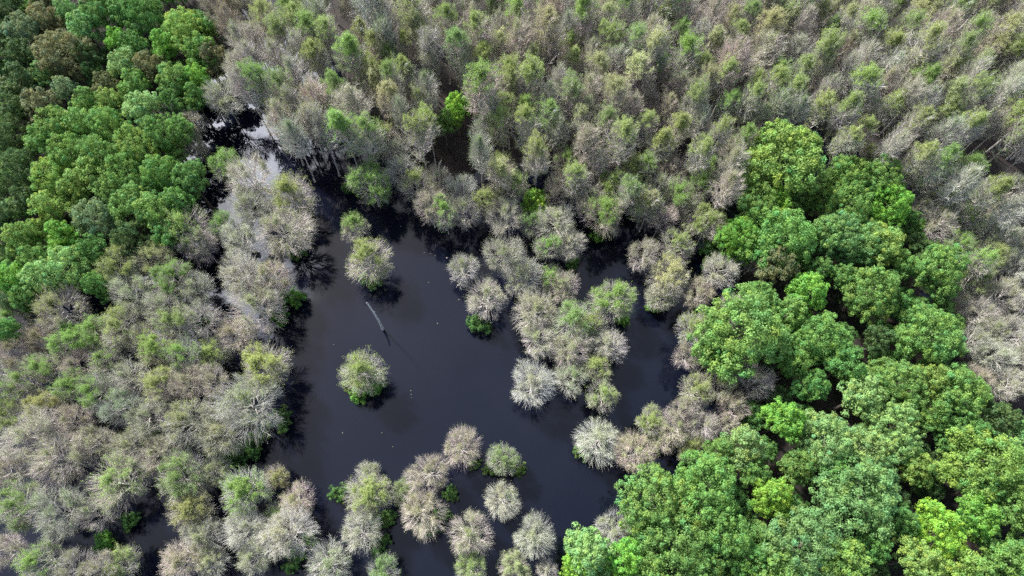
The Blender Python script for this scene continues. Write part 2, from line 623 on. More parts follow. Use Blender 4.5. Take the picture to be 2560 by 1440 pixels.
def bare(u, v, r, fam, twig, fol, leafc, label, group, hk=1.0, name='bare_tree', wide=1.0, near=1.0):
    fams = {'R': ROUND, 'B': BROAD, 'T': TALL}[fam]
    k = random.randrange(len(fams))
    p = fams[k]
    # size from the picture, at the height of the crown's middle
    R = 0.88 * r * mpp(u, v, p['zc'])
    sxy = R / p['R']
    sxy *= wide
    sz = (sxy if fam == 'R' else (0.35 + 0.65 * sxy if fam == 'B' else 0.6 + 0.4 * sxy)) * hk
    x, y = at(u, v, p['zc'] * sz)
    rot = random.uniform(0, 6.283)
    e = thing(name, x, y, 0.0, label, 'tree', group, rot, (sxy, sxy, sz))
    e.rotation_euler = (random.uniform(-.03, .03), random.uniform(-.03, .03), rot)
    part('trunk', p['trunk'], e)
    part('crown', p['crown'], e, jit(TWIG[twig], 0.1))
    part('foliage', p['fol'][fol], e, jit(LEAFC[leafc], 0.12))
    PLACED.append((x, y, R * near))
    return e


def leafy(u, v, r, tint, label, group, fam='L', hk=1.0, name='leafy_tree', gz=0.3):
    fams = {'L': LEAFY, 'S': SLIM}[fam]
    if fam == 'L' and r * mpp(u, v, 9.0) > 5.8:
        fams = GREAT
    elif fam == 'L' and r * mpp(u, v, 9.0) < 2.7:
        fams = SLIM
    p = fams[random.randrange(len(fams))]
    R = r * 1.02 * mpp(u, v, p['zc'])
    s = R / p['R']
    sz = (0.45 + 0.55 * s) * hk
    x, y = at(u, v, p['zc'] * sz + gz)
    e = thing(name, x, y, gz, label, 'tree', group, random.uniform(0, 6.283), (s, s, sz))
    part('trunk', p['trunk'], e)
    part('crown', p['crown'], e, jit(LEAFC[tint], 0.08))
    PLACED.append((x, y, R))
    return e


def bush(u, v, r, tint, label, group='shrubs at the waterline', z=0.0):
    p = BUSH[random.randrange(len(BUSH))]
    R = r * mpp(u, v, 0.8)
    s = R / p['R']
    x, y = at(u, v, 0.9 * s)
    e = thing('shrub', x, y, z, label, 'shrub', group, random.uniform(0, 6.283), (s, s, s))
    part('stem', p['trunk'], e)
    part('crown', p['crown'], e, jit(tuple(.75 * q for q in LEAFC[tint]), 0.08))
    return e


# ------------------------------------------------------------------ the setting: terrain and water
def P2(poly, z=0.0):
    return np.array([at(u, v, z) for u, v in poly])


WEST_PX = [(-500, -160), (605, -160), (600, 60), (545, 180), (485, 300), (455, 460), (395, 600), (270, 690), (130, 760), (-500, 860)]
EAST_PX = [(1900, 560), (1960, 500), (2120, 510), (2260, 560), (2310, 720), (2370, 1000), (2500, 1080), (3000, 1120), (3000, 1720), (1330, 1720), (1440, 1450),
           (1590, 1300), (1700, 1200), (1740, 1110), (1830, 1010), (1780, 900), (1800, 760), (1880, 680)]
MUD_PX = [(770, -300), (3000, -300), (3000, 1300), (2480, 1130), (2330, 760), (2250, 470), (2020, 300), (1880, 380), (1780, 480), (1620, 430), (1480, 450), (1300, 400), (1120, 450), (1010, 380), (940, 300), (850, 200)]
WEST, EAST, MUD = P2(WEST_PX), P2(EAST_PX), P2(MUD_PX)


def inside(poly, X, Y):
    r = np.zeros(X.shape, dtype=bool)
    j = len(poly) - 1
    for i in range(len(poly)):
        xi, yi = poly[i]
        xj, yj = poly[j]
        c = ((yi > Y) != (yj > Y)) & (X < (xj - xi) * (Y - yi) / (yj - yi + 1e-12) + xi)
        r ^= c
        j = i
    return r


def edge_dist(poly, X, Y):
    d = np.full(X.shape, 1e9)
    j = len(poly) - 1
    for i in range(len(poly)):
        a, b = poly[j], poly[i]
        ab = b - a
        t = np.clip(((X - a[0]) * ab[0] + (Y - a[1]) * ab[1]) / (ab @ ab), 0, 1)
        d = np.minimum(d, np.hypot(X - a[0] - t * ab[0], Y - a[1] - t * ab[1]))
        j = i
    return d


def land(X, Y):
    """signed distance to land, positive on land"""
    s = np.full(X.shape, -1e9)
    for p in (WEST, EAST):
        d = edge_dist(p, X, Y)
        s = np.maximum(s, np.where(inside(p, X, Y), d, -d))
    return s


def wob(X, Y):
    return (np.sin(X * .61 + 1.3 * np.sin(Y * .37)) + np.sin(Y * .53 + 1.7 * np.sin(X * .29)) + .6 * np.sin(X * 1.7 + Y * 1.1) + .5 * np.sin(Y * 2.3 - X * 1.3)) / 3.1


def height(X, Y):
    s = land(X, Y) + 1.6 * wob(X, Y)
    m = edge_dist(MUD, X, Y)
    m = np.where(inside(MUD, X, Y), m, -m) + 2.0 * wob(X, Y)
    return np.maximum(np.clip(s * 0.22, -1.6, 0.75), np.clip(m * 0.2, -1.6, 0.14)) + 0.12 * wob(X * 1.7, Y * 1.7)


def ground_z(x, y):
    return float(height(np.array([x]), np.array([y]))[0])


far = np.array([90, 110, 150, 220, 400, 900, 2500])
gx = np.concatenate([-far[::-1] - 0, np.arange(-84, 84.1, 0.8), far])
gy = np.concatenate([-far[::-1] + 60, np.arange(-26, 104.1, 0.8), far + 20])
gx, gy = np.unique(gx), np.unique(gy)
X, Y = np.meshgrid(gx, gy)
Z = height(X, Y)
n0, n1 = X.shape
idx = np.arange(n0 * n1).reshape(n0, n1)
quads = np.stack([idx[:-1, :-1], idx[:-1, 1:], idx[1:, 1:], idx[1:, :-1]], -1).reshape(-1, 4)
gm = mesh_from('ground', np.stack([X, Y, Z], -1).reshape(-1, 3), [quads], M['ground'], None, True)
go = part('ground', gm, None)
go['kind'] = 'structure'
wm = mesh_from('water', [(-2500, -2500, 0), (2500, -2500, 0), (2500, 2500, 0), (-2500, 2500, 0)], [np.array([[0, 1, 2, 3]])], M['water'])
wo = part('water', wm, None)
wo['kind'] = 'structure'

# ------------------------------------------------------------------ the standing snag and the bits afloat
bx, by = at(957, 824)
# its height: where the tip and the tip's reflection stand over one point
hs = min((0.1 * k for k in range(20, 80)), key=lambda h: math.dist(at(917, 757, h), at(971, 884, -h)))
tx, ty = at(917, 757, hs)
sn = thing('dead_snag', bx, by, 0, 'slender grey dead trunk standing bare out of the open dark pond', 'dead tree')
SG = Geo()
dx, dy = tx - bx, ty - by
V, F = tubes((np.array([[0.0, 0.0, -0.5]]), np.array([[dx * .05 + .18, dy * .2, hs * .45]]), np.array([[dx, dy, hs]])), np.array([0.165]), np.array([0.085]), 14, 9)
V = V + RNG.normal(size=V.shape) * 0.008
SG.add(V, F)
SG.add(np.array([[dx + .06, dy, hs - .04], [dx - .05, dy + .06, hs - .03], [dx - .04, dy - .06, hs - .03], [dx, dy, hs + .16]]), np.array([[0, 1, 3], [1, 2, 3], [2, 0, 3]]))
part('trunk', SG.mesh('snag_trunk', M['snag'], True), sn)
SB = Geo()
V, F = tubes((np.array([[dx * .55, dy * .6, hs * .6]]), np.array([[dx * .55 + .12, dy * .6, hs * .64]]), np.array([[dx * .55 + .26, dy * .6 + .05, hs * .70]])), np.array([0.035]), np.array([0.012]), 3, 5)
SB.add(V, F)
part('branch_stub', SB.mesh('snag_stub', M['snag']), sn)

BITS = [(857, 1083, .2, 'grey piece of driftwood afloat in the lower open pond beside its dark reflection'),
        (1027, 977, .22, 'uppermost of three pale specks afloat in a short row'),
        (1028, 986, .20, 'middle pale speck of three afloat in a short row'),
        (1029, 994, .16, 'lowest and faintest of three pale specks in a short row'),
        (1061, 632, .26, 'larger pale scrap afloat beside the round grey island tree cluster'),
        (1076, 634, .20, 'pale scrap between two others afloat near the round island cluster'),
        (1088, 639, .18, 'smallest pale scrap afloat beside the island cluster'),
        (1118, 645, .34, 'yellowish scrap afloat touching the shadow of the grey island tree'),
        (1148, 749, .24, 'white scrap afloat under the pinkish bare tree'),
        (1094, 809, .22, 'pale scrap afloat in the middle of the open pond'),
        (1072, 706, .20, 'reddish scrap afloat in the upper middle of the pond'),
        (834, 862, .18, 'faint speck afloat beside the lone round tree'),
        (1166, 1275, .30, 'white scrap afloat just above a bare spreading tree'),
        (1002, 566, .26, 'pale scrap afloat where the pond narrows towards the flooded stand'),
        (955, 1082, .16, 'faint scrap afloat in the lower pond above the bare island trees'),
        (982, 1117, .20, 'pale scrap afloat close above the bare island trees')]
mbit, tbit, bbit, _o = new_mat('floating_scrap')
tbit.links.new(tbit.nodes.new('ShaderNodeObjectInfo').outputs['Color'], bbit.inputs['Base Color'])
bbit.inputs['Roughness'].default_value = .8
for k, (u, v, s, lab) in enumerate(BITS):
    x, y = at(u, v)
    n = 9
    a = np.arange(n) / n * 2 * np.pi
    rr = s * 0.34 * (0.7 + .6 * RNG.random(n))
    el = 1.7 if k == 0 else 1.3
    ring = np.stack([np.cos(a) * rr * el, np.sin(a) * rr, np.zeros(n)], 1)
    V = np.concatenate([ring + [0, 0, .004], ring * .7 + [0, 0, .05 + .06 * (k == 0)], [[0, 0, .06 + .08 * (k == 0)]]])
    i = np.arange(n)
    j = (i + 1) % n
    me = mesh_from('scrap', V, [np.stack([i + n, j + n, np.full(n, 2 * n)], 1), np.stack([i, j, j + n, i + n], 1)], mbit)
    o = part('driftwood' if k == 0 else 'floating_leaf', me, None, (.13, .12, .10, 1) if k in (0, 7) else (.11, .10, .07, 1))
    o.location = (x, y, 0)
    o.rotation_euler = (0, 0, random.uniform(0, 6))
    o['label'] = lab
    o['category'] = 'driftwood' if k == 0 else 'floating leaf'
    o['group'] = 'scraps afloat on the pond'

# ------------------------------------------------------------------ trees standing in the pond: (u, v, r, family, twig, foliage, leaf colour, label)
GI = 'trees standing in the open pond'
POND = [
    (905, 926, 60, 'R', 'grey', 'cap', 'bud', 'lone round tree in the pond with a bright green skirt, below the grey snag'),
    (922, 650, 62, 'R', 'pale', 'cap', 'bud', 'large round budding tree in the narrow arm of the pond above the snag'),
    (886, 562, 42, 'R', 'grey', 'full', 'budgreen', 'small greenish tree touching the large budding tree above the snag'),
    (926, 455, 60, 'B', 'pale', 'full', 'budgreen', 'soft green conical tree at the head of the narrow pond arm'),
    (1160, 670, 44, 'R', 'pale', 'haze', 'bud', 'pale grey oval tree at the outer edge of the middle island cluster'),
    (1215, 745, 56, 'R', 'pink', 'haze', 'budpale', 'pinkish bare round tree above a dark green shrub'),
    (1262, 545, 55, 'B', 'grey', 'haze', 'bud', 'bare tree just below the small bright green tree at the island top'),
    (1335, 560, 38, 'B', 'grey', 'cap', 'budblu', 'narrow green-topped tree directly under the small bright green tree'),
    (1398, 555, 58, 'B', 'pale', 'haze', 'bud', 'bare grey tree at the upper outer corner of the middle island'),
    (1262, 635, 60, 'B', 'grey', 'haze', 'bud', 'bare wide tree in the heart of the middle island cluster'),
    (1305, 690, 58, 'R', 'grey', 'haze', 'bud', 'bare tree with visible forked trunk low in the middle island cluster'),
    (1368, 615, 40, 'B', 'pale', 'cap', 'budgreen', 'slim green-topped tree in the middle island cluster'),
    (1425, 610, 46, 'B', 'pink', 'haze', 'budpale', 'pinkish bare tree on the outer rim of the middle island'),
    (1378, 695, 38, 'R', 'grey', 'cap', 'budgreen', 'small tree with green tip linking the middle and lower island clusters'),
    (1408, 715, 46, 'R', 'pink', 'haze', 'bud', 'dull pink bare tree linking the middle and lower island clusters'),
    (1345, 775, 62, 'R', 'grey', 'haze', 'bud', 'pale spreading tree at the top of the lower island cluster'),
    (1345, 850, 55, 'R', 'pale', 'haze', 'bud', 'bare tree with open forked limbs on the lower island cluster'),
    (1432, 800, 60, 'R', 'grey', 'cap', 'budblu', 'tree with blue-green cap in the lower island cluster'),
    (1475, 815, 45, 'R', 'grey', 'cap', 'bud', 'yellow-green capped tree beside the blue-green capped one'),
    (1425, 870, 58, 'R', 'grey', 'haze', 'bud', 'bare bluish grey tree with open limbs in the lower island cluster'),
    (1520, 862, 50, 'R', 'pale', 'haze', 'budpale', 'bare pale tree at the outer tip of the lower island cluster'),
    (1432, 940, 50, 'R', 'grey', 'haze', 'budgreen', 'bare tree at the foot of the lower island cluster'),
    (1490, 915, 44, 'R', 'grey', 'cap', 'bud', 'small yellowish tree at the foot of the lower island cluster'),
    (1540, 750, 62, 'R', 'grey', 'cap', 'budgreen', 'round tree with fresh green cap standing off the lower island cluster'),
    (1328, 963, 63, 'R', 'pale', 'haze', 'budpale', 'big pale bare ball-shaped tree below the lower island cluster'),
    (1505, 988, 46, 'R', 'grey', 'full', 'bud', 'small soft green tree just above a big bare radiating tree'),
    (1495, 1096, 62, 'R', 'pale', 'haze', 'budpale', 'big bare radiating tree standing below the small soft green one'),
    (1590, 1130, 60, 'R', 'pink', 'haze', 'bud', 'bare pinkish grey tree next to the big radiating tree'),
    (1625, 1052, 42, 'R', 'grey', 'full', 'bud', 'small yellow-green tree behind the bare pinkish grey one'),
    (1612, 635, 48, 'B', 'pink', 'haze', 'budpale', 'pinkish bare tree on the small island near the green bank'),
    (1692, 615, 48, 'B', 'pale', 'cap', 'bud', 'pale green-topped tree on the small island near the green bank'),
    (1672, 690, 60, 'R', 'pale', 'cap', 'budpale', 'broad pale tree in the middle of the small island near the bank'),
    (1655, 742, 45, 'R', 'grey', 'haze', 'bud', 'bare grey tree at the foot of the small island near the bank'),
    (1155, 1118, 56, 'R', 'pink', 'haze', 'bud', 'bare round tree at the upper end of a slanting row of trees'),
    (1074, 1184, 60, 'R', 'grey', 'haze', 'budolive', 'bare tree in the slanting row with faint olive buds'),
    (1258, 1148, 46, 'R', 'grey', 'cap', 'budblu', 'oval tree with green cap and bright green flanks beside open water'),
    (1258, 1248, 52, 'R', 'pale', 'haze', 'budpale', 'bare pale radiating tree directly below the green-flanked oval tree'),
    (928, 1235, 66, 'R', 'grey', 'cap', 'bud', 'wide tree with yellow-green top at the outer end of the slanting row'),
    (922, 1182, 36, 'R', 'grey', 'haze', 'bud', 'small bare tree on top of the wide yellow-green one'),
    (1010, 1228, 38, 'R', 'grey', 'full', 'budblu', 'small fresh green tree wedged inside the slanting row'),
    (1055, 1278, 64, 'R', 'pink', 'haze', 'budolive', 'round bare tree with olive centre and green foot in the slanting row'),
    (905, 1328, 60, 'R', 'pale', 'haze', 'budpale', 'dense pale bare ball-shaped tree below the wide yellow-green one'),
    (1175, 1335, 62, 'R', 'pink', 'haze', 'bud', 'bare tree with widely spread dark twigs in the lower channel'),
    (1335, 1343, 58, 'R', 'pale', 'haze', 'budpale', 'bare spreading tree with yellowish centre in the lower channel'),
    (1178, 1420, 48, 'R', 'grey', 'full', 'bud', 'yellow-green budding tree at the bottom edge under the spread dark twigs'),
    (1292, 1415, 46, 'R', 'grey', 'full', 'budpale', 'pale green budding tree at the bottom edge of the lower channel'),
    (1368, 1425, 32, 'R', 'pale', 'haze', 'budpale', 'small bare pale tree at the bottom edge beside the green bank'),
    (958, 1432, 48, 'R', 'grey', 'full', 'budblu', 'dull green tree cut by the bottom edge in open water'),
    (822, 1412, 62, 'R', 'pale', 'haze', 'bud', 'pale bare tree at the bottom edge beside the narrow channel'),
]
for u, v, r, f, tw, fo, lc, lab in POND:
    bare(u, v, r * 1.04, f, tw, fo, lc, unique_label(lab, u, v), GI)

BUSHES = [(1200, 812, 34, 'deep', 'dark bright green shrub at the foot of the pinkish bare tree'),
          (1432, 660, 22, 'deep', 'dark green shrub on the outer rim of the middle island'),
          (1632, 768, 24, 'bright', 'green shrub at the foot of the small island near the bank'),
          (846, 1236, 30, 'deep', 'rich green shrub at the outer end of the slanting row of trees'),
          (905, 975, 34, 'bright', 'bright green shrub skirting the foot of the lone round tree'),
          (942, 960, 26, 'bright', 'bright green shrub at the shaded side of the lone round tree'),
          (868, 955, 22, 'yel', 'yellowish shrub at the sunny foot of the lone round tree'),
          (1228, 1172, 26, 'yel', 'bright green shrub on the outer flank of the oval tree'),
          (1290, 1168, 26, 'yel', 'bright green shrub on the inner flank of the oval tree'),
          (1066, 1322, 26, 'bright', 'green shrub at the foot of the olive-centred bare tree'),
          (1105, 1285, 22, 'bright', 'green shrub beside the olive-centred bare tree'),
          (925, 702, 30, 'pale', 'pale green shrub at the foot of the tree above the snag'),
          (728, 745, 36, 'bright', 'bright green shrub on the shore beside a big pinkish tree'),
          (700, 790, 28, 'bright', 'bright green shrub lower on the shore of the big pinkish tree'),
          (745, 625, 28, 'mid', 'green shrub on the shore under a bare radiating tree'),
          (612, 1130, 40, 'deep', 'deep green shrub on the shore under the olive pale trees'),
          (575, 1160, 30, 'deep', 'deep green shrub at the tip of the shore by the inlet'),
          (640, 1095, 30, 'mid', 'mid green shrub on the shore above the deep green one'),
          (700, 1045, 36, 'mid', 'dark shrub fringing the big bare shore tree'),
          (775, 1350, 24, 'bright', 'bright green shrub on the flank of the lowest shore clump'),
          (735, 1400, 34, 'mid', 'green shrub at the foot of the lowest shore clump'),
          (326, 1306, 28, 'deep', 'dark green shrub beside the small dark pool'),
          (265, 1352, 32, 'bright', 'bright green shrub beside the small dark pool'),
          (1500, 575, 34, 'bright', 'green shrub at the waterline under the flooded stand'),
          (880, 470, 26, 'deep', 'deep green shrub beside the soft green conical tree'),
          (1560, 800, 22, 'bright', 'green shrub under the tree with fresh green cap'),
          (1420, 905, 26, 'mid', 'green shrub inside the lower island cluster'),
          (1280, 1240, 18, 'mid', 'small green shrub between the oval tree and the bare tree below'),
          (1180, 1150, 24, 'mid', 'green shrub under the bare tree at the upper row end'),
          (1130, 1235, 24, 'mid', 'green shrub on the inner side of the slanting row'),
          (950, 1360, 30, 'deep', 'dark green shrub beside the dense pale ball-shaped tree'),
          (960, 1300, 30, 'mid', 'green shrub between the wide tree and the dense pale one'),
          (1460, 1130, 26, 'mid', 'green shrub under the big bare radiating tree'),
          (365, 1090, 34, 'deep', 'dark green shrub in the flooded wood beside the olive pale tree'),
          (500, 810, 32, 'mid', 'green shrub beside the glinting creek'),
          (1640, 1110, 24, 'mid', 'green shrub behind the bare pinkish grey pond tree'),
          (1780, 640, 46, 'deep', 'deep green shrub on the bank above the pale leaning tree'),
          (1790, 890, 46, 'deep', 'deep green shrub at the edge of the broad bank tree')]
for u, v, r, t, lab in BUSHES:
    bush(u, v, r, t, unique_label(lab, u, v))

# ------------------------------------------------------------------ the flooded wood on the west shore
LEAFW = {'bud': 'yellow-green', 'budgreen': 'fresh-green', 'budpale': 'cream-green', 'budblu': 'soft-green', 'budolive': 'olive'}


def auto(stand, u, v, twig, fo, lc):
    tw = {'grey': 'grey', 'pink': 'pinkish', 'pale': 'pale', 'brown': 'brown', 'dim': 'dull'}[twig]
    t = {'haze': f'bare {tw} tree', 'cap': f'{tw} tree with {LEAFW[lc]} top', 'full': f'{LEAFW[lc]} budding tree'}[fo]
    return unique_label(f'{t} in the {stand}, {place_words(u, v)}', u, v)


GW = 'trees of the flooded wood on the shore'
SHORE = [  # big ones along the water and creek first
    (655, 920, 72, 'R', 'grey', 'cap', 'bud'), (625, 1010, 92, 'R', 'grey', 'haze', 'bud'), (590, 832, 55, 'R', 'pink', 'haze', 'budolive'),
    (602, 690, 72, 'B', 'pale', 'haze', 'budpale'), (678, 705, 68, 'R', 'pink', 'haze', 'bud'), (640, 775, 74, 'R', 'pink', 'haze', 'bud'),
    (715, 578, 78, 'R', 'pale', 'haze', 'bud'), (722, 490, 66, 'R', 'pale', 'cap', 'bud'), (625, 440, 66, 'B', 'pale', 'haze', 'bud'),
    (560, 410, 45, 'B', 'grey', 'full', 'budgreen'), (625, 515, 62, 'B', 'grey', 'haze', 'bud'), (600, 600, 55, 'B', 'pale', 'haze', 'budpale'),
    (552, 560, 40, 'B', 'grey', 'full', 'budgreen'), (462, 570, 70, 'B', 'grey', 'cap', 'budgreen'), (500, 610, 52, 'B', 'pink', 'haze', 'bud'),
    (470, 1055, 72, 'B', 'grey', 'full', 'budolive'), (550, 1090, 72, 'R', 'grey', 'haze', 'budolive'), (455, 1190, 72, 'R', 'grey', 'cap', 'budblu'),
    (530, 1180, 52, 'R', 'grey', 'haze', 'bud'), (295, 1205, 82, 'B', 'pink', 'cap', 'bud'), (80, 1090, 84, 'B', 'pale', 'haze', 'budpale'),
    (150, 1140, 78, 'B', 'grey', 'haze', 'bud'), (60, 1265, 72, 'B', 'grey', 'full', 'budgreen'), (150, 1280, 78, 'B', 'grey', 'haze', 'budblu'),
    (235, 1280, 58, 'B', 'grey', 'haze', 'bud'), (480, 1270, 62, 'R', 'pink', 'cap', 'budolive'), (505, 1345, 58, 'R', 'grey', 'haze', 'bud'),
    (305, 1418, 52, 'R', 'grey', 'full', 'bud'), (458, 1402, 62, 'R', 'pink', 'haze', 'budolive'), (525, 1405, 50, 'R', 'grey', 'haze', 'bud'),
    (100, 1405, 60, 'B', 'grey', 'cap', 'budgreen'), (180, 1425, 58, 'B', 'grey', 'haze', 'bud'), (20, 1370, 55, 'B', 'pink', 'haze', 'bud'), (250, 1420, 50, 'B', 'grey', 'haze', 'budolive'),
    (300, 670, 62, 'B', 'grey', 'cap', 'bud'), (385, 645, 52, 'B', 'grey', 'full', 'bud'), (430, 695, 60, 'B', 'pale', 'cap', 'budgreen'), (330, 735, 62, 'B', 'grey', 'haze', 'bud'),
    (150, 772, 72, 'B', 'dim', 'full', 'budolive'), (415, 765, 58, 'B', 'grey', 'haze', 'bud'), (490, 720, 48, 'B', 'grey', 'haze', 'bud'),
    (430, 805, 56, 'B', 'pale', 'cap', 'bud'), (500, 795, 58, 'B', 'grey', 'haze', 'bud'), (185, 848, 56, 'B', 'grey', 'cap', 'budgreen'), (235, 830, 50, 'B', 'grey', 'cap', 'budgreen'),
    (300, 820, 60, 'B', 'grey', 'cap', 'bud'), (350, 845, 48, 'B', 'pink', 'haze', 'bud'), (390, 870, 58, 'B', 'grey', 'cap', 'budgreen'), (455, 885, 56, 'B', 'grey', 'cap', 'budgreen'),
    (530, 885, 52, 'R', 'grey', 'cap', 'bud'), (110, 915, 52, 'B', 'grey', 'cap', 'budgreen'), (195, 910, 50, 'B', 'pink', 'haze', 'bud'), (265, 905, 50, 'B', 'grey', 'cap', 'budgreen'),
    (330, 940, 52, 'B', 'grey', 'haze', 'bud'), (400, 960, 58, 'B', 'pale', 'cap', 'bud'), (465, 960, 56, 'B', 'pink', 'haze', 'bud'), (530, 950, 52, 'B', 'grey', 'haze', 'budolive'),
    (175, 965, 52, 'B', 'grey', 'cap', 'budgreen'), (240, 980, 56, 'B', 'grey', 'cap', 'budgreen'), (310, 1020, 60, 'B', 'grey', 'haze', 'budblu'), (60, 950, 48, 'B', 'pale', 'cap', 'budgreen'),
    (15, 985, 50, 'B', 'grey', 'full', 'budgreen'), (110, 1015, 52, 'B', 'grey', 'cap', 'budolive'), (40, 880, 55, 'B', 'brown', 'haze', 'budolive'), (100, 850, 48, 'B', 'brown', 'haze', 'budolive'),
    (370, 1045, 60, 'B', 'grey', 'haze', 'bud'), (20, 1045, 55, 'B', 'pale', 'cap', 'bud'), (180, 1055, 55, 'B', 'pink', 'haze', 'bud'), (240, 1110, 62, 'B', 'dim', 'haze', 'budolive'),
    (330, 1110, 58, 'B', 'dim', 'haze', 'bud'), (5, 1180, 60, 'B', 'pale', 'haze', 'budolive'), (30, 800, 45, 'B', 'dim', 'cap', 'budgreen'), (-20, 920, 50, 'B', 'grey', 'haze', 'bud'),
    (395, 1140, 55, 'B', 'grey', 'haze', 'bud'),
    (620, 1228, 68, 'R', 'grey', 'cap', 'budgreen'), (692, 1195, 38, 'R', 'grey', 'full', 'budolive'), (738, 1255, 52, 'R', 'pink', 'haze', 'bud'), (715, 1330, 80, 'R', 'pale', 'haze', 'budpale'),
    (625, 1320, 66, 'R', 'pale', 'haze', 'budpale'), (690, 1285, 34, 'R', 'grey', 'full', 'budgreen'), (640, 1390, 55, 'R', 'grey', 'haze', 'bud'),
]
for u, v, r, f, tw, fo, lc in SHORE:
    bare(u, v, r, f, tw, fo, lc, auto('flooded shore wood', u, v, tw, fo, lc), GW)

# upper inlet wood and east bank fringe
INLET = [
    (555, 240, 60, 'B', 'pale', 'haze', 'bud'), (620, 150, 46, 'T', 'pale', 'haze', 'budpale'), (640, 105, 42, 'T', 'grey', 'haze', 'budolive'), (665, 55, 42, 'T', 'grey', 'cap', 'bud'),
    (690, 140, 42, 'T', 'grey', 'haze', 'bud'), (720, 35, 42, 'T', 'grey', 'cap', 'budgreen'), (705, 90, 38, 'T', 'grey', 'cap', 'bud'), (770, 90, 46, 'T', 'pale', 'cap', 'budgreen'),
    (800, 40, 42, 'T', 'grey', 'haze', 'bud'), (652, 205, 44, 'T', 'grey', 'cap', 'budgreen'), (700, 235, 50, 'T', 'grey', 'cap', 'budblu'), (700, 296, 48, 'T', 'grey', 'haze', 'bud'),
    (728, 335, 46, 'T', 'grey', 'haze', 'budgreen'), (742, 180, 46, 'T', 'pale', 'haze', 'budpale'), (795, 150, 42, 'T', 'grey', 'cap', 'bud'), (780, 250, 50, 'T', 'pink', 'haze', 'bud'),
    (830, 100, 40, 'T', 'pale', 'cap', 'bud'), (880, 150, 50, 'T', 'grey', 'cap', 'budgreen'), (890, 270, 58, 'T', 'pale', 'haze', 'budpale'), (860, 330, 52, 'T', 'grey', 'cap', 'budgreen'),
    (800, 325, 48, 'T', 'pale', 'haze', 'bud'), (845, 235, 44, 'T', 'grey', 'cap', 'budgreen'), (915, 345, 50, 'T', 'grey', 'cap', 'budgreen'), (430, 290, 46, 'B', 'pale', 'haze', 'budpale'),
    (475, 310, 44, 'B', 'grey', 'haze', 'budolive'), (485, 365, 40, 'B', 'brown', 'haze', 'budolive'), (580, 60, 40, 'T', 'brown', 'haze', 'budolive'), (570, 20, 40, 'T', 'brown', 'haze', 'budolive'), (610, 5, 42, 'T', 'grey', 'haze', 'bud'), (612, 218, 42, 'T', 'pale', 'haze', 'budpale'), (598, 112, 42, 'T', 'pale', 'haze', 'bud'), (588, 172, 38, 'T', 'pale', 'haze', 'budpale'), (748, 55, 42, 'T', 'grey', 'cap', 'bud'), (752, 122, 40, 'T', 'pale', 'haze', 'bud'), (738, 0, 42, 'T', 'grey', 'cap', 'budgreen'), (735, 270, 44, 'T', 'grey', 'haze', 'bud'), (770, 305, 42, 'T', 'pale', 'haze', 'bud'), (645, 10, 40, 'T', 'pale', 'haze', 'bud'), (600, -45, 44, 'T', 'grey', 'haze', 'bud'), (560, -40, 44, 'T', 'brown', 'haze', 'budolive'), (530, 10, 40, 'T', 'dim', 'haze', 'budolive'),
]
for u, v, r, f, tw, fo, lc in INLET:
    bare(u, v, r, f, tw, fo, lc, auto('upper inlet wood', u, v, tw, fo, lc), 'trees of the upper inlet wood')
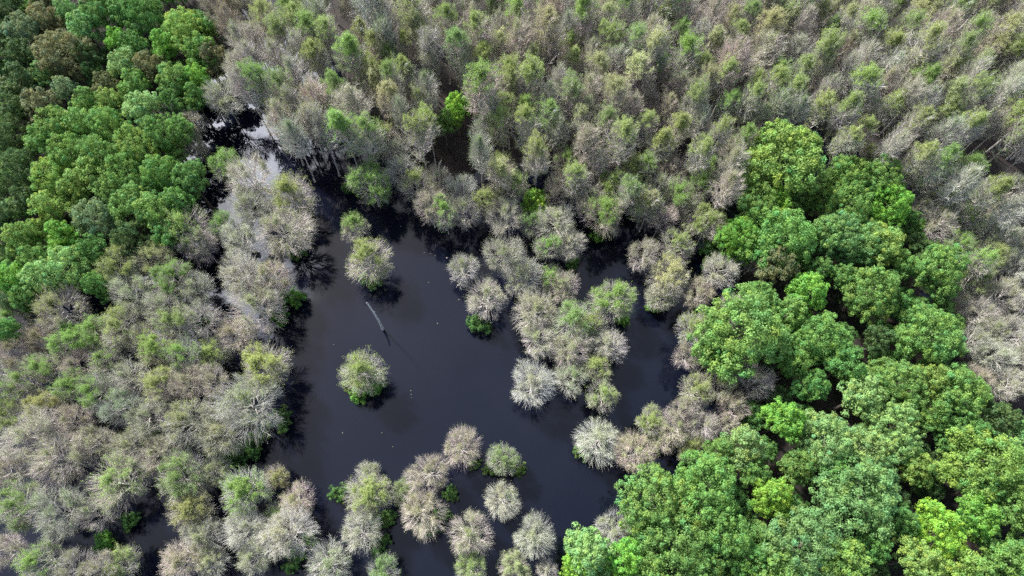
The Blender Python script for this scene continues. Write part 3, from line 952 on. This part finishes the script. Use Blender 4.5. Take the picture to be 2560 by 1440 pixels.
FRINGE = [
    (1735, 820, 52, 'B', 'pale', 'cap', 'bud'), (1800, 955, 50, 'B', 'grey', 'full', 'bud'), (1885, 955, 58, 'B', 'pale', 'haze', 'budpale'), (1745, 975, 50, 'B', 'grey', 'cap', 'bud'),
    (1705, 1025, 48, 'B', 'pink', 'haze', 'budpale'), (1765, 1065, 46, 'B', 'pink', 'haze', 'budpale'), (1690, 1070, 46, 'B', 'pink', 'haze', 'bud'), (1770, 560, 58, 'B', 'pale', 'cap', 'bud'),
    (1800, 675, 52, 'B', 'pale', 'haze', 'budpale'), (1750, 735, 46, 'B', 'pink', 'haze', 'budpale'), (1815, 460, 46, 'T', 'pink', 'haze', 'bud'), (1888, 650, 32, 'B', 'pale', 'haze', 'budpale'),
    (1725, 1115, 48, 'R', 'grey', 'full', 'bud'), (1825, 1062, 34, 'B', 'pale', 'haze', 'budpale'), (1830, 1015, 46, 'B', 'pink', 'haze', 'bud'), (1720, 890, 42, 'B', 'pink', 'haze', 'bud'),
    (1530, 1325, 58, 'R', 'pale', 'haze', 'bud'), (1835, 770, 48, 'B', 'pale', 'haze', 'budpale'), (1660, 1100, 40, 'R', 'pink', 'haze', 'bud'), (1720, 520, 46, 'B', 'pink', 'haze', 'bud'),
    (1900, 880, 36, 'B', 'grey', 'haze', 'budgreen'),
    (2440, 695, 50, 'B', 'pale', 'cap', 'bud'), (2510, 735, 54, 'B', 'grey', 'haze', 'bud'), (2455, 785, 50, 'B', 'pale', 'haze', 'budpale'), (2540, 825, 52, 'B', 'pink', 'haze', 'bud'),
    (2435, 855, 46, 'B', 'grey', 'haze', 'bud'), (2490, 885, 54, 'B', 'pale', 'haze', 'budpale'), (2555, 905, 52, 'B', 'grey', 'haze', 'bud'), (2520, 965, 50, 'B', 'pale', 'haze', 'budpale'),
    (2480, 640, 50, 'B', 'grey', 'cap', 'bud'), (2548, 655, 50, 'B', 'pale', 'haze', 'bud'), (2400, 620, 46, 'B', 'grey', 'cap', 'budgreen'), (2350, 560, 48, 'B', 'pale', 'haze', 'bud'),
    (2290, 395, 42, 'T', 'grey', 'cap', 'bud'), (2350, 420, 44, 'T', 'pale', 'cap', 'budgreen'), (2410, 455, 44, 'T', 'pale', 'haze', 'bud'), (2470, 490, 44, 'T', 'grey', 'cap', 'bud'), (2530, 530, 44, 'T', 'pale', 'haze', 'budpale'), (2230, 365, 42, 'T', 'grey', 'haze', 'bud'),
    (2402, 450, 46, 'B', 'pale', 'cap', 'bud'), (2452, 482, 48, 'B', 'grey', 'haze', 'bud'), (2502, 522, 48, 'B', 'pink', 'haze', 'budpale'), (2432, 418, 44, 'B', 'grey', 'cap', 'budgreen'), (2532, 468, 46, 'B', 'pale', 'haze', 'bud'), (2200, 398, 44, 'B', 'grey', 'haze', 'bud'), (2158, 385, 40, 'B', 'pale', 'cap', 'bud'), (2255, 440, 42, 'B', 'grey', 'cap', 'bud'),
    (2312, 450, 46, 'B', 'grey', 'haze', 'bud'), (2355, 500, 46, 'B', 'pale', 'cap', 'bud'), (2300, 525, 40, 'B', 'dim', 'haze', 'bud'), (2520, 595, 48, 'B', 'pale', 'haze', 'bud'), (2575, 630, 46, 'B', 'grey', 'cap', 'bud'), (2470, 570, 48, 'B', 'grey', 'haze', 'bud'), (2415, 545, 46, 'B', 'pale', 'cap', 'budgreen'),
    (2400, 760, 40, 'B', 'dim', 'haze', 'budolive'), (2480, 820, 46, 'B', 'dim', 'haze', 'bud'), (2590, 760, 50, 'B', 'grey', 'haze', 'bud'), (2440, 945, 44, 'B', 'dim', 'haze', 'bud'), (1760, 915, 40, 'B', 'grey', 'full', 'budgreen'),
]
for u, v, r, f, tw, fo, lc in FRINGE:
    bare(u, v, r, f, tw, fo, lc, auto('green bank fringe', u, v, tw, fo, lc), 'bare trees along the green bank')

EDGE = [(1005, 425, 50), (1040, 462, 48), (1075, 512, 50), (1112, 530, 46), (1160, 525, 46), (1212, 500, 44), (1150, 470, 46), (1285, 465, 44), (1385, 470, 44), (1440, 455, 48),
        (1472, 497, 50), (1512, 532, 58), (1562, 487, 50), (1612, 512, 50), (1655, 540, 46), (1700, 490, 52), (1650, 470, 46), (965, 350, 48), (990, 380, 44), (1745, 470, 46), (1095, 450, 48), (1525, 460, 46), (1340, 400, 44), (1420, 410, 44), (1500, 412, 44), (1580, 425, 46), (1680, 425, 44), (1775, 415, 44), (1835, 375, 42), (1250, 415, 44)]
for k, (u, v, r) in enumerate(EDGE):
    tw = ('pale', 'grey', 'pink')[k % 3]
    fo, lc = (('haze', 'bud'), ('cap', 'bud'), ('haze', 'budpale'), ('cap', 'budgreen'))[k % 4]
    bare(u, v, r, 'B', tw, fo, lc, auto('flooded stand edge', u, v, tw, fo, lc), 'broad bare trees on the edge of the flooded stand', 1.12, near=0.45)

# ------------------------------------------------------------------ trees in full leaf
TINTW = {'mid': 'mid green', 'yel': 'yellowish green', 'bright': 'vivid green', 'pale': 'pale green', 'blu': 'bluish green', 'dark': 'dark', 'olive': 'olive brown', 'lime': 'lime green',
         'deep': 'deep green', 'grey': 'greyish green', 'gold': 'golden green'}
EASTT = [
    (1965, 385, 108, 'yel'), (1898, 505, 60, 'mid'), (1940, 495, 40, 'lime'), (2125, 435, 58, 'mid'), (2205, 445, 62, 'mid'), (2130, 505, 66, 'mid'), (2232, 505, 58, 'bright'),
    (1950, 585, 92, 'mid'), (1852, 590, 60, 'bright'), (2062, 575, 52, 'mid'), (2095, 590, 66, 'blu'), (2170, 600, 62, 'blu'), (2215, 605, 58, 'yel'), (1945, 660, 56, 'olive'),
    (2028, 722, 58, 'bright'), (2180, 722, 80, 'mid'), (2350, 668, 72, 'mid'), (2325, 828, 82, 'mid'), (1862, 830, 118, 'mid'), (2055, 845, 76, 'mid'), (1980, 780, 52, 'mid'), (1800, 870, 52, 'deep'),
    (2120, 910, 56, 'deep'), (2250, 960, 76, 'mid'), (2160, 985, 62, 'pale'), (2405, 985, 78, 'mid'), (2340, 950, 52, 'yel'), (1965, 1050, 60, 'bright'),
    (2070, 1095, 76, 'pale'), (2240, 1065, 78, 'pale'), (2170, 1120, 70, 'pale'), (2300, 1168, 46, 'yel'), (2150, 1240, 110, 'blu'), (2000, 1165, 48, 'mid'), (1938, 1242, 56, 'lime'),
    (1862, 1115, 58, 'pale'), (1800, 1130, 42, 'mid'), (1640, 1245, 92, 'mid'), (1765, 1215, 92, 'mid'), (1690, 1350, 98, 'mid'), (1812, 1325, 82, 'mid'), (1705, 1265, 44, 'gold'),
    (2010, 1365, 105, 'blu'), (2120, 1400, 68, 'yel'), (1945, 1425, 68, 'mid'), (2470, 1150, 104, 'yel'), (2505, 1045, 58, 'dark'), (2350, 1325, 76, 'lime'), (2445, 1290, 66, 'bright'),
    (2300, 1405, 66, 'yel'), (2400, 1415, 62, 'yel'), (2530, 1405, 66, 'mid'), (2555, 1265, 62, 'mid'), (1475, 1375, 66, 'pale'), (1440, 1425, 44, 'lime'), (1565, 1400, 58, 'bright'),
    (2255, 660, 40, 'mid'), (2110, 690, 40, 'deep'), (2200, 1180, 50, 'blu'), (1900, 740, 46, 'mid'), (2440, 1090, 50, 'deep'), (2390, 1080, 46, 'deep'), (2090, 1180, 46, 'deep'), (1890, 1180, 42, 'mid'),
    (2200, 850, 42, 'dark'), (2190, 1360, 50, 'deep'), (2255, 1300, 48, 'deep'), (1875, 1400, 52, 'deep'), (1620, 1430, 55, 'mid'), (1760, 1430, 60, 'mid'), (2050, 670, 40, 'deep'), (2470, 1220, 48, 'deep'),
    (2580, 1100, 60, 'blu'), (2600, 1350, 60, 'mid'), (2330, 1030, 48, 'mid'), (2035, 960, 46, 'deep'), (1990, 900, 46, 'mid'),
]
for u, v, r, t in EASTT:
    leafy(u, v, r, t, unique_label(f'{TINTW[t]} leafy tree on the wide green bank, {place_words(u, v)}', u, v), 'leafy trees of the wide green bank')
WESTT = [
    (465, 70, 62, 'yel'), (500, 120, 44, 'mid'), (345, 20, 66, 'deep'), (245, 25, 52, 'deep'), (200, 60, 44, 'blu'), (165, 25, 36, 'blu'), (60, 75, 52, 'grey'), (110, 40, 42, 'olive'), (150, 125, 72, 'olive'),
    (100, 185, 36, 'blu'), (162, 218, 36, 'grey'), (232, 182, 28, 'blu'), (305, 160, 42, 'pale'), (292, 95, 32, 'bright'), (405, 112, 40, 'bright'), (372, 160, 42, 'olive'), (262, 208, 36, 'olive'),
    (335, 205, 42, 'mid'), (488, 190, 36, 'bright'), (430, 190, 46, 'mid'), (535, 140, 40, 'olive'), (95, 260, 50, 'olive'), (208, 250, 40, 'mid'), (275, 250, 40, 'yel'), (40, 200, 50, 'dark'), (25, 330, 56, 'dark'),
    (40, 425, 66, 'dark'), (45, 130, 46, 'dark'), (140, 310, 56, 'mid'), (350, 270, 52, 'pale'), (410, 330, 62, 'mid'), (190, 300, 50, 'mid'), (270, 315, 58, 'mid'), (170, 380, 60, 'mid'), (250, 385, 64, 'mid'),
    (335, 360, 60, 'yel'), (125, 440, 58, 'yel'), (225, 430, 52, 'yel'), (310, 430, 60, 'mid'), (400, 430, 58, 'mid'), (470, 445, 50, 'deep'), (115, 505, 50, 'yel'), (230, 540, 60, 'grey'), (320, 510, 52, 'mid'),
    (385, 520, 56, 'mid'), (440, 500, 46, 'deep'), (90, 570, 38, 'yel'), (40, 590, 44, 'yel'), (145, 590, 46, 'bright'), (155, 665, 66, 'pale'), (90, 690, 50, 'pale'), (30, 690, 46, 'bright'), (240, 705, 38, 'deep'),
    (320, 590, 48, 'dark'), (12, 745, 32, 'grey'), (10, 830, 40, 'deep'), (500, 60, 40, 'deep'), (420, 250, 40, 'deep'), (300, 20, 42, 'deep'), (230, 620, 46, 'deep'), (60, 500, 44, 'dark'),
    (20, 20, 46, 'dark'), (80, 640, 40, 'mid'), (480, 240, 36, 'deep'), (30, 270, 44, 'dark'), (210, 140, 40, 'dark'), (330, 110, 42, 'deep'), (100, 350, 46, 'mid'), (-30, 540, 55, 'dark'), (-20, 90, 50, 'dark'),
    (250, -30, 50, 'deep'), (430, -40, 50, 'deep'), (100, -30, 50, 'olive'), (270, 480, 44, 'mid'), (180, 480, 40, 'yel'), (60, 740, 40, 'deep'), (420, 580, 42, 'deep'),
]
for u, v, r, t in WESTT:
    leafy(u, v, r, t, unique_label(f'{TINTW[t]} leafy tree in the dense green wood, {place_words(u, v)}', u, v), 'leafy trees of the dense green wood')
# smaller trees filling the gaps under the tall ones
rng = random.Random(3)
fill = []
for _ in range(6000):
    u, v = rng.uniform(-40, 2600), rng.uniform(-60, 1480)
    x, y = at(u, v, 5.0)
    if land(np.array([x]), np.array([y]))[0] < 0.6:
        continue
    R = rng.uniform(1.7, 2.4)
    if any((a - x) ** 2 + (b - y) ** 2 < (0.54 * (R + q)) ** 2 for a, b, q in PLACED):
        continue
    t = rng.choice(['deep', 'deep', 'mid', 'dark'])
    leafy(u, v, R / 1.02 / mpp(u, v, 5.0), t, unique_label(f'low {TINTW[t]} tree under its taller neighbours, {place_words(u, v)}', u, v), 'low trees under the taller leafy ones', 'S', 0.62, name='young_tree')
leafy(1140, 262, 40, 'lime', unique_label('vivid lime green leafy tree alone among the bare flooded stand', 0, 0), None, 'S', gz=0)
leafy(1108, 300, 34, 'mid', unique_label('dull green leafy tree half behind the vivid lime green one in the stand', 0, 0), None, 'S', gz=0)
leafy(1338, 500, 40, 'lime', unique_label('small bright lime green tree at the top of the middle island cluster', 0, 0), None, 'S', 0.7, gz=0)

# ------------------------------------------------------------------ the flooded stand: thin trees close together
NORTH = [(590, -90), (2680, -90), (2680, 640), (2560, 1010), (2440, 900), (2400, 720), (2340, 620), (2310, 490), (2240, 410), (2110, 365), (2050, 300), (1960, 280), (1880, 310), (1850, 420), (1810, 480),
         (1720, 505), (1620, 510), (1500, 495), (1400, 450), (1320, 440), (1230, 475), (1130, 490), (1060, 480), (1000, 440), (950, 370), (940, 240), (900, 60), (700, -40)]
npoly = np.array(NORTH, dtype=float)
ZC = 10.4
KEEP = [(1140, 275, 75), (1125, 340, 40), (1338, 500, 62), (800, 420, 60), (600, 300, 60)]   # open spots in the stand
cells = []
rng = random.Random(21)
tries = 0
pts = [(x, y, r) for x, y, r in PLACED]
GN = 'bare trees of the flooded stand'
while tries < 30000 and len(cells) < 298:
    tries += 1
    u, v = rng.uniform(590, 2680), rng.uniform(-90, 1010)
    if not inside(npoly, np.array([u]), np.array([v]))[0]:
        continue
    if any((u - a) ** 2 + (v - b) ** 2 < q * q for a, b, q in KEEP):
        continue
    x, y = at(u, v, ZC)
    big = rng.random()
    R = (1.5 + 0.9 * big * big) * (1.12 if v > 330 and u < 1750 else 1.0)
    ok = True
    for (a, b, q) in pts:
        if (a - x) ** 2 + (b - y) ** 2 < (0.76 * (R + min(q, 2.2))) ** 2:
            ok = False
            break
    if not ok:
        continue
    pts.append((x, y, R))
    cells.append((u, v, R))
cells.sort(key=lambda c: (c[1], c[0]))
for u, v, R in cells:
    q = rng.random()
    fo = 'cap' if q < 0.62 else ('haze' if q < 0.96 else 'full')
    lc = rng.choice(['budgreen', 'budgreen', 'bud', 'bud', 'bud', 'budblu', 'budpale', 'budpale'])
    tw = rng.choice(['grey', 'grey', 'pale', 'pink', 'pale', 'pink', 'pale'])
    bare(u, v, R / mpp(u, v, ZC), 'T', tw, fo, lc, auto('flooded stand', u, v, tw, fo, lc), GN, rng.uniform(0.82, 1.12) * (0.78 if v > 400 and 950 < u < 1760 else 1.0), name='slender_tree', wide=rng.uniform(1.05, 1.32))

# ------------------------------------------------------------------ low growth covering the land under the trees
rg = np.random.default_rng(5)
n = 9000
gxx = rg.uniform(-85, 85, n)
gyy = rg.uniform(-20, 98, n)
hz = height(gxx, gyy)
clump = np.sin(gxx * .45 + 2) + np.sin(gyy * .52 + 1) + np.sin(gxx * .9 - gyy * .7)
ok = (land(gxx, gyy) > 0.4) & (clump + rg.normal(size=n) * .6 > -0.1)
base = np.stack([gxx, gyy, hz], 1)[ok]
per = 26
hh = 0.3 + 0.9 * rg.random(len(base))
C = np.repeat(base, per, 0) + rg.normal(size=(len(base) * per, 3)) * np.repeat(np.stack([hh * .55, hh * .55, hh * .25], 1), per, 0)
C[:, 2] = np.maximum(C[:, 2] + np.repeat(hh, per) * .6, np.repeat(base[:, 2], per) + .05)
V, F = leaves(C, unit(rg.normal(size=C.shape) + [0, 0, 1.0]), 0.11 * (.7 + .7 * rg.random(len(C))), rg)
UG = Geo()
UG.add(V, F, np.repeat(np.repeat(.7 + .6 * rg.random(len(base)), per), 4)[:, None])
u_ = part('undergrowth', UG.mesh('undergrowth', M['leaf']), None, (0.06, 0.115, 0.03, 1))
u_['kind'] = 'stuff'
u_['label'] = 'low green undergrowth covering the ground between the leafy trees'
